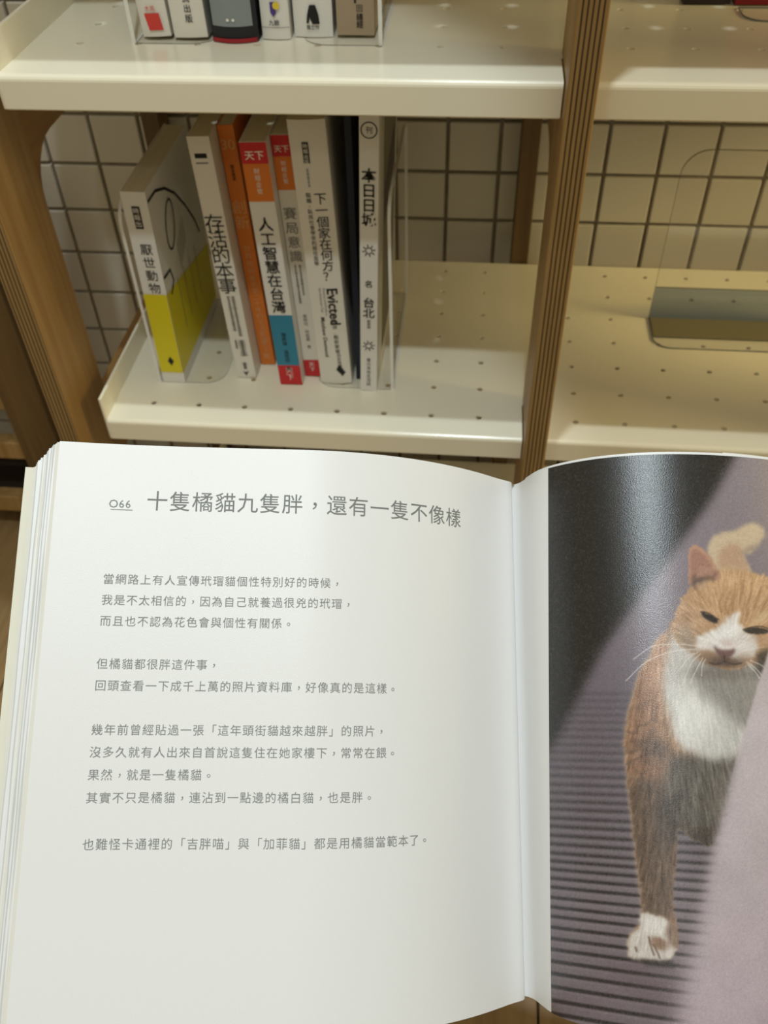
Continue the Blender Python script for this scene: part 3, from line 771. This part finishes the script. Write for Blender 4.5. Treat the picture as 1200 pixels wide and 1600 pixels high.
def lic(ax, ay, length=9, seed=1, pre=0.6):
    """streaks along the direction field (ax, ay)"""
    r = np.random.default_rng(seed); n0 = blur(r.standard_normal(uu.shape), pre); n0 /= n0.std()
    acc = n0.copy()
    for s in (1, -1):
        x, y = uu-U0, vv-V0; x = x.copy(); y = y.copy()
        for k in range(length):
            i = np.clip(y.round().astype(int), 0, PH-1); j = np.clip(x.round().astype(int), 0, PW-1)
            x += s*ax[i, j]; y += s*ay[i, j]
            i = np.clip(y.round().astype(int), 0, PH-1); j = np.clip(x.round().astype(int), 0, PW-1); acc += n0[i, j]
    return acc/acc.std()
_r = np.random.default_rng(3)
JN = [blur(_r.standard_normal(uu.shape), 1.3) for _ in range(2)]; JN = [j/j.std() for j in JN]
LN1 = blur(_r.standard_normal(uu.shape), 14); LN1 /= LN1.std()
LN2 = blur(_r.standard_normal(uu.shape), 5); LN2 /= LN2.std()
img = np.zeros((PH, PW, 3))
def lay(m, c, f=1.0):
    global img
    c = np.array(c, float); img = img*(1-(m*f)[..., None]) + c*(m*f)[..., None]
def grad(y, ys, cols):
    cols = np.array(cols, float); return np.stack([np.interp(y, ys, cols[:, i]) for i in range(3)], -1)
# background: lilac grey escalator, slats getting sharper towards the front
img = grad(vv, [700, 900, 1060, 1250, 1450, 1620], [(150, 138, 146), (140, 126, 136), (122, 110, 122), (126, 114, 124), (130, 116, 124), (124, 108, 116)])
lines = [1084, 1095, 1106, 1117, 1128, 1139.5, 1151, 1163, 1175, 1187, 1199, 1212, 1225.5, 1238.5, 1251.5, 1264, 1278, 1291, 1305, 1318.5, 1332.5, 1345, 1358, 1372, 1386, 1402, 1417, 1431.5, 1448.5, 1466, 1483, 1501.5, 1520.5, 1541, 1562.5, 1583, 1605, 1628, 1652]
for y0 in lines:
    sl = np.interp(y0, [1080, 1264, 1400, 1620], [0.0, 0.045, 0.11, 0.20])
    yc = y0 + sl*(uu-862) - 0.00008*(uu-862)**2*np.interp(y0, [1080, 1600], [0, 1])
    w = np.interp(y0, [1080, 1264, 1400, 1620], [2.4, 2.4, 2.3, 3.2]); so = np.interp(y0, [1080, 1264, 1400, 1620], [3.2, 2.4, 1.2, 0.9])
    m = 1/(1+np.exp((np.abs(vv-yc)-w)/so*1.6)); f = np.interp(y0, [1080, 1200, 1300, 1380], [0.22, 0.42, 0.8, 0.95])
    lay(m, (38, 31, 36), f)
    m2 = 1/(1+np.exp((np.abs(vv-yc-w-2.5)-2)/1.2*1.5)); lay(m2, (164, 148, 156), 0.25*f)
lay(mask([(940, 1500), (1010, 1502), (1068, 1512), (1075, 1620), (1000, 1560)], 14), (90, 60, 70), 0.25)
# dark wedge at upper left
dk = mask([(800, 640), (1175, 640), (1145, 715), (1108, 782), (1062, 845), (1015, 908), (978, 960), (943, 1008), (905, 1080), (880, 1130), (862, 1165), (800, 1200)], 8)
lay(dk, (27, 23, 26)); lay(mask([(840, 690), (905, 690), (890, 1000), (840, 1120)], 10)*dk, (32, 30, 36), 0.7)
base_bg = img.copy()
# tail
tl = mask(smooth([(1105, 856), (1114, 838), (1135, 831), (1155, 825), (1170, 817), (1187, 821), (1194, 835), (1186, 850), (1172, 864), (1162, 866), (1168, 882), (1178, 905), (1150, 920), (1120, 900), (1108, 872)]), 2.4, 0.8)
lay(tl, (208, 184, 154)); lay(mask(smooth([(1122, 868), (1136, 852), (1154, 852), (1163, 872), (1172, 900), (1130, 900)]), 4)*tl, (192, 150, 122), 0.8)
lay(ell(1172, 858, 12, 5, -0.5, 3)*tl, (150, 128, 118), 0.6); lay(ell(1140, 893, 22, 7, 0, 4)*tl, (206, 180, 138), 0.7)
# trunk and foreleg
body = smooth([(1052, 965), (1042, 985), (1025, 1002), (1016, 1022), (1004, 1044), (994, 1070), (986, 1096), (980, 1124), (977, 1152), (977, 1190), (982, 1232), (988, 1290), (993, 1340), (1000, 1390), (1003, 1425), (998, 1448), (984, 1462), (981, 1478), (988, 1497), (1014, 1502), (1040, 1502), (1053, 1491), (1059, 1468), (1058, 1448), (1052, 1425), (1053, 1385), (1057, 1330), (1059, 1295), (1075, 1306), (1092, 1316), (1112, 1321), (1124, 1300), (1150, 1240), (1260, 1180), (1300, 1000), (1220, 930), (1100, 930)], 5)
bm_ = mask(body, 1.1, 1.2)
dx = np.interp(uu, [975, 1060, 1200], [-0.45, 0.1, 0.5]); dy = np.ones_like(dx)
sw = np.clip((vv-1000)/150, 0, 1); dx = dx*(1-0.3*sw); nrm = np.hypot(dx, dy)
F1 = lic(dx/nrm, dy/nrm, 8, 11, 0.7); F2 = lic(dx/nrm, dy/nrm, 14, 12, 1.2)
lay(bm_, (170, 130, 98))
lay(mask([(1040, 960), (1010, 1020), (985, 1090), (972, 1150), (1010, 1170), (1035, 1110), (1045, 1040)], 10)*bm_, (192, 142, 104), 0.9)
lay(mask([(1000, 1030), (975, 1130), (970, 1240), (985, 1290), (1010, 1280), (1040, 1240), (1050, 1190), (1030, 1150), (1025, 1090)], 9, 3)*bm_, (146, 106, 82), 0.75)
lay(mask([(975, 1230), (1065, 1210), (1060, 1340), (1056, 1440), (1000, 1440), (985, 1330)], 8, 2)*bm_, (108, 84, 68), 0.95)
lay(mask([(1045, 1180), (1180, 1170), (1160, 1260), (1125, 1330), (1080, 1322), (1055, 1290), (1040, 1240)], 8, 3)*bm_, (100, 92, 86), 1.0)
lay(mask([(1085, 1185), (1160, 1180), (1130, 1290), (1105, 1290), (1080, 1230)], 12, 2)*bm_, (124, 116, 108), 0.6)
lay(mask([(1040, 1240), (1060, 1235), (1062, 1320), (1030, 1312), (1022, 1270)], 7, 2)*bm_, (74, 62, 56), 0.75)
lay(mask([(1080, 1300), (1128, 1280), (1116, 1330), (1090, 1322)], 6, 2)*bm_, (66, 58, 52), 0.8)
lay(mask([(1000, 1150), (1042, 1160), (1050, 1180), (1030, 1190), (1005, 1180)], 6, 3)*bm_, (84, 68, 62), 0.6)
lay(mask([(990, 1210), (1020, 1225), (1030, 1245), (1000, 1235)], 6, 3)*bm_, (96, 82, 74), 0.5)
# bib
bib = mask(smooth([(1054, 985), (1046, 1020), (1036, 1055), (1038, 1090), (1045, 1120), (1058, 1155), (1080, 1178), (1110, 1186), (1140, 1184), (1180, 1160), (1215, 1060), (1180, 1040), (1100, 1030), (1065, 1000)]), 5, 4)*bm_
lay(bib, (200, 195, 190)); lay(ell(1085, 1120, 34, 46, 0.35, 16)*bib, (230, 226, 222), 0.95)
lay(mask([(1052, 985), (1070, 1000), (1066, 1040), (1044, 1050)], 7)*bm_, (196, 188, 184), 0.7)
lay(mask(smooth([(1078, 1045), (1100, 1038), (1140, 1048), (1180, 1040), (1195, 1060), (1175, 1140), (1130, 1110), (1095, 1085)]), 10)*bib, (146, 138, 132), 0.85)
lay(ell(1130, 1052, 44, 10, 0.0, 5)*bm_, (112, 102, 96), 0.6)
# fur grain and banding on the body
amp = np.where(bib > 0.5, 7, 15)
img += (bm_*(F1*amp*0.55+F2*amp*0.45))[..., None]*np.array([1, .95, .9])
st = np.clip(np.sin((vv+0.55*(uu-980)+6*LN2)/4.2), 0, 1)*np.clip((1035-uu)/25, 0, 1)*np.clip((vv-1070)/60, 0, 1)*np.clip((1240-vv)/40, 0, 1)
lay(st*bm_, (92, 68, 56), 0.38)
st = np.clip(np.sin((vv-0.25*uu+7*LN2)/7), 0, 1)*np.clip((vv-1230)/60, 0, 1)*np.clip((1440-vv)/40, 0, 1)
lay(st*bm_*(1-bib), (96, 76, 62), 0.28)
lay(blur(bm_, 3)*(1-blur(bm_, 2))*3.0*np.clip((1060-uu)/30, 0, 1), (216, 186, 150), 0.35)
# paw
paw = mask(smooth([(1003, 1426), (1040, 1436), (1052, 1460), (1054, 1490), (1038, 1502), (1012, 1501), (988, 1498), (981, 1480), (985, 1462), (999, 1450)]), 1.8, 1.0)
lay(paw, (206, 196, 188)); lay(mask([(1003, 1428), (1044, 1440), (1040, 1465), (1005, 1460)], 5)*paw, (220, 212, 206), 0.9)
lay(ell(1030, 1474, 14, 9, 0.5, 2.5), (146, 108, 84), 0.9); lay(mask([(1044, 1440), (1058, 1446), (1058, 1480), (1046, 1478), (1040, 1458)], 3), (138, 110, 92), 0.9)
PAWL = [[(1014, 1464), (1017, 1478), (1022, 1492)], [(1021, 1476), (1027, 1487), (1031, 1497)], [(993, 1480), (995, 1486)]]
lay(mask([(984, 1498), (1050, 1501), (1056, 1513), (1010, 1508)], 2.5), (40, 32, 34), 0.8)
img += ((paw*F1*6))[..., None]
# head
head = mask(smooth([(1080, 918), (1070, 928), (1062, 942), (1055, 960), (1051, 980), (1054, 1000), (1068, 1014), (1086, 1022), (1100, 1035), (1120, 1043), (1150, 1045), (1172, 1036), (1190, 1020), (1225, 1005), (1250, 960), (1245, 925), (1215, 905), (1180, 896), (1150, 890), (1125, 892), (1100, 905)]), 1.4, 1.2)
hx, hy = uu-1140.0, vv-1020.0; hn = np.hypot(hx, hy)+1e-3
H1 = lic(hx/hn, hy/hn, 7, 21, 0.7)
lay(head, (200, 158, 118))
lay(mask([(1060, 940), (1090, 950), (1105, 980), (1088, 1005), (1056, 990)], 9)*head, (190, 152, 120), 0.8)
lay(mask([(1054, 985), (1070, 975), (1090, 992), (1085, 1015), (1062, 1012)], 6, 2)*head, (168, 148, 132), 0.8)
lay(mask([(1060, 1000), (1090, 1008), (1100, 1030), (1075, 1022)], 6)*head, (150, 138, 132), 0.7)
lay(ell(1160, 912, 55, 14, 0.15, 8)*head, (214, 170, 126), 0.8)
img += (head*H1*8)[..., None]
def line(pts, w, c, f=1.0, clip=None):
    pts = smooth_open(pts)
    m = np.zeros(uu.shape)
    for (xa, ya), (xb_, yb_) in zip(pts[:-1], pts[1:]):
        q0, q1 = int(min(ya, yb_)-8-V0), int(max(ya, yb_)+9-V0); r0, r1 = int(min(xa, xb_)-8-U0), int(max(xa, xb_)+9-U0)
        q0, r0 = max(q0, 0), max(r0, 0)
        if q1 <= q0 or r1 <= r0: continue
        a, b = uu[q0:q1, r0:r1], vv[q0:q1, r0:r1]; L2 = (xb_-xa)**2+(yb_-ya)**2+1e-9
        tt_ = np.clip(((a-xa)*(xb_-xa)+(b-ya)*(yb_-ya))/L2, 0, 1)
        m[q0:q1, r0:r1] = np.maximum(m[q0:q1, r0:r1], np.exp(-(np.hypot(a-xa-tt_*(xb_-xa), b-ya-tt_*(yb_-ya))/w)**2))
    if clip is not None: m = m*clip
    lay(m, c, f)
def smooth_open(p, n=5):
    p = [np.array(q, float) for q in p]; q = [2*p[0]-p[1]]+p+[2*p[-1]-p[-2]]; out = []
    for i in range(1, len(q)-2):
        for k in range(n):
            t = k/n; a, b, c, d = q[i-1], q[i], q[i+1], q[i+2]
            out.append(tuple(0.5*((2*b)+(-a+c)*t+(2*a-5*b+4*c-d)*t*t+(-a+3*b-3*c+d)*t**3)))
    return out+[tuple(p[-1])]
for pts in PAWL: line(pts, 1.6, (110, 84, 70), 0.75)
# forehead stripes
for pts in ([(1140, 925), (1136, 938), (1134, 950), (1138, 960)], [(1150, 912), (1147, 930), (1144, 948), (1146, 958)], [(1162, 908), (1160, 926), (1157, 944), (1160, 960)], [(1175, 912), (1172, 928), (1168, 945), (1166, 962)], [(1188, 918), (1184, 934), (1178, 950)], [(1128, 930), (1124, 944), (1128, 956)], [(1204, 925), (1196, 940), (1188, 956)]):
    line(pts, 2.2, (158, 112, 78), 0.38, head)
# ear
ear = mask(smooth([(1077, 915), (1075, 890), (1076, 862), (1080, 853), (1088, 852), (1102, 862), (1114, 876), (1122, 890), (1126, 902), (1118, 908), (1098, 904), (1084, 908)]), 1.2, 0.6)
lay(ear, (196, 148, 122)); lay(mask(smooth([(1080, 900), (1078, 868), (1086, 858), (1100, 868), (1114, 886), (1118, 896), (1100, 900)]), 2)*ear, (172, 124, 108), 0.9)
lay(mask([(1080, 898), (1100, 899), (1122, 896), (1116, 908), (1098, 910), (1084, 920), (1078, 915)], 2.5, 2), (104, 78, 70), 0.7)
lay(mask([(1088, 906), (1112, 906), (1104, 922), (1086, 920)], 4, 2)*head, (196, 160, 130), 0.6)
for k in range(9): line([(1088+3*k, 902-0.4*k), (1092+3.2*k, 893-k), (1095+3.0*k, 884+0.6*k)], 0.8, (210, 178, 150), 0.35, ear)
# white blaze and muzzle
muz = mask(smooth([(1148, 958), (1158, 960), (1154, 972), (1162, 984), (1178, 992), (1184, 1008), (1180, 1022), (1160, 1030), (1130, 1028), (1108, 1018), (1094, 1018), (1087, 1004), (1094, 992), (1112, 986), (1130, 972)]), 2.4, 1.5)
lay(muz, (222, 212, 206)); lay(ell(1133, 990, 26, 11, -0.5, 6)*muz, (238, 232, 230), 0.8)
img += (muz*H1*5)[..., None]
lay(ell(1112, 1027, 20, 10, 0.2, 4), (156, 126, 104), 0.85); lay(ell(1160, 1030, 14, 8, -0.3, 4), (178, 152, 132), 0.7)
lay(mask(smooth([(1115, 1010), (1124, 1014), (1136, 1016), (1148, 1014), (1146, 1022), (1134, 1030), (1122, 1024)]), 1.8), (120, 84, 82), 0.9)
lay(ell(1132, 1035, 26, 8, 0.05, 4), (92, 74, 70), 0.9); line([(1132, 1026), (1132, 1034)], 1.2, (70, 50, 50), 0.8)
line([(1108, 1036), (1120, 1038), (1132, 1034), (1146, 1038), (1158, 1036)], 1.2, (70, 54, 54), 0.7)
lay(ell(1136, 1004, 9, 5, 0.2, 2.5), (206, 178, 172), 0.6)
# eyes
lay(ell(1108, 966, 15, 6, 0.45, 3), (170, 138, 118), 0.5)
lay(mask(smooth([(1096, 957), (1104, 959), (1116, 964), (1121, 970), (1118, 974), (1108, 970), (1099, 964)]), 1.0), (52, 46, 48)); line([(1095, 956), (1106, 958), (1122, 968)], 1.1, (60, 46, 42), 0.7)
lay(mask(smooth([(1162, 985), (1172, 981), (1186, 981), (1200, 985), (1196, 990), (1180, 991), (1168, 989)]), 1.0), (60, 52, 52)); line([(1161, 984), (1174, 980), (1190, 979), (1204, 984)], 1.1, (66, 50, 44), 0.7)
lay(ell(1190, 1000, 16, 6, 0.2, 4)*head, (188, 150, 124), 0.6); lay(mask([(1182, 1020), (1205, 1010), (1205, 1050), (1180, 1055)], 4)*bm_, (62, 58, 56), 0.75)
lay(ell(1190, 965, 12, 5, -0.5, 4)*head, (226, 200, 162), 0.6)
# whiskers
for pts in ([(1088, 1009), (1060, 1007), (1020, 1010), (990, 1030)], [(1088, 1014), (1050, 1018), (1010, 1034), (978, 1064)], [(1090, 1019), (1076, 1028), (1060, 1048)], [(1094, 1022), (1080, 1036), (1066, 1070)], [(1098, 1028), (1086, 1050), (1078, 1068)], [(1102, 1030), (1097, 1040), (1096, 1056)], [(1084, 1020), (1070, 1026)], [(1166, 1034), (1180, 1044), (1192, 1058)], [(1168, 1038), (1180, 1050), (1186, 1060)], [(1172, 1032), (1190, 1040), (1200, 1050)]):
    line(pts, 0.75, (226, 220, 218), 0.75)
# pale wedge in the foreground, blurring downwards
fg = [(1201, 1015), (1184, 1070), (1162, 1145), (1148, 1192), (1130, 1262), (1112, 1330), (1098, 1400), (1085, 1460), (1066, 1540), (1050, 1640), (1320, 1640), (1320, 1000), (1206, 1004)]
m1, m2, m3 = mask(fg, 1.6), mask(fg, 7), mask(fg, 15)
w1 = np.clip((vv-1100)/160, 0, 1); w2 = np.clip((vv-1300)/200, 0, 1)
mfg = (m1*(1-w1)+m2*w1)*(1-w2)+m3*w2
img = img*(1-mfg[..., None]) + grad(vv, [1000, 1150, 1400, 1620], [(196, 180, 182), (200, 186, 190), (190, 174, 180), (186, 166, 176)])*mfg[..., None]
img += (mfg*LN1*2)[..., None]
img += blur(_r.standard_normal(uu.shape), 0.6)[..., None]*4.5
g_ = img.mean(-1, keepdims=True); img = g_+(img-g_)*0.84; img = 255*(np.clip(img, 0, 255)/255)**1.16; img += blur(_r.standard_normal(uu.shape), 0.7)[..., None]*np.interp(img.mean(-1), [20, 90], [26, 6])[..., None]; img = np.clip(img, 4, 250)
PC = np.array([[1016.8054, -24.9843, 1.6874, -0.1152, 217.8496, -15.511, 1.1063, -0.0795, 3.8422, 0.543, -0.089, 0.0095, -29.3531, 2.5509, -0.2158, 0.018, 9.3006, -0.7182, 0.0558, -0.0044, -0.3602, -0.0533, 0.01, -0.0012],
               [1114.2285, -430.086, 29.0472, -1.9823, 1.4522, -15.2248, 2.0569, -0.2109, 0.2817, 22.9798, -3.0736, 0.3111, -0.2395, -1.9447, 0.1645, -0.0069, 0.0336, -3.2123, 0.4979, -0.0569, 0.0098, 1.1325, -0.1569, 0.0161]])
def print_uv(l, t):
    a, b = (l-0.07)/0.05, (t+0.1)/0.1
    A_ = np.stack([a**i*b**j for i in range(6) for j in range(4)], -1); return A_@PC[0], A_@PC[1]
def print_mesh():
    NT = 900
    s = np.concatenate([np.linspace(0, 1, 400), np.linspace(1, 2, 30)[1:]]); T_ = np.linspace(-0.0001, -HB, NT)
    SS, TT = np.meshgrid(s, T_)
    left = 0.0323+TT/HB*0.0094
    l = np.where(SS <= 1, left+(0.128-left)*SS, 0.128+(SS-1)*(0.2008-0.128))
    co = pg(1, l.ravel(), TT.ravel(), 0.00015).reshape(-1, 3)
    px_, py_ = print_uv(np.minimum(l, 0.13), TT); px_ = px_ + np.maximum(l-0.13, 0)*3600
    x = np.clip(px_-U0, 0, PW-1.01); y = np.clip(py_-V0, 0, PH-1.01); i, j = y.astype(int), x.astype(int); fy, fx = (y-i)[..., None], (x-j)[..., None]
    c = img[i, j]*(1-fx)*(1-fy)+img[i, j+1]*fx*(1-fy)+img[i+1, j]*(1-fx)*fy+img[i+1, j+1]*fx*fy
    far = np.clip((px_-1270)/60, 0, 1)[..., None]; c = c*(1-far)+np.array([176, 160, 168])*far
    c = c/255.0; c = np.where(c <= 0.04045, c/12.92, ((c+0.055)/1.055)**2.4)
    ns = len(s); n = ns*NT
    a = (np.arange(NT-1)[:, None]*ns+np.arange(ns-1)[None]).ravel()
    quads = np.stack([a+ns, a+ns+1, a+1, a], 1)
    me = bpy.data.meshes.new('cat_photograph'); me.vertices.add(n); me.vertices.foreach_set('co', co.ravel().astype(np.float32))
    nf = len(quads); me.loops.add(nf*4); me.loops.foreach_set('vertex_index', quads.ravel().astype(np.int32)); me.polygons.add(nf)
    me.polygons.foreach_set('loop_start', np.arange(nf, dtype=np.int32)*4); me.polygons.foreach_set('loop_total', np.full(nf, 4, dtype=np.int32))
    me.update(calc_edges=True); me.polygons.foreach_set('use_smooth', np.ones(nf, bool))
    at = me.color_attributes.new('print', 'FLOAT_COLOR', 'POINT')
    at.data.foreach_set('color', np.concatenate([c.reshape(-1, 3), np.ones((n, 1))], 1).ravel().astype(np.float32))
    m = mat('glossy_photo_print', (128, 128, 128), PR_ROUGH, 0.85, bump=0.17, bscale=2400)
    nt = m.node_tree; v = nt.nodes.new('ShaderNodeVertexColor'); v.layer_name = 'print'
    nt.links.new(v.outputs['Color'], nt.nodes['Principled BSDF'].inputs['Base Color'])
    o = link('cat_photograph', me, m, right_page)
    o['label'] = 'printed colour photograph of an orange and white cat walking'
PR_ROUGH = 0.31
print_mesh()
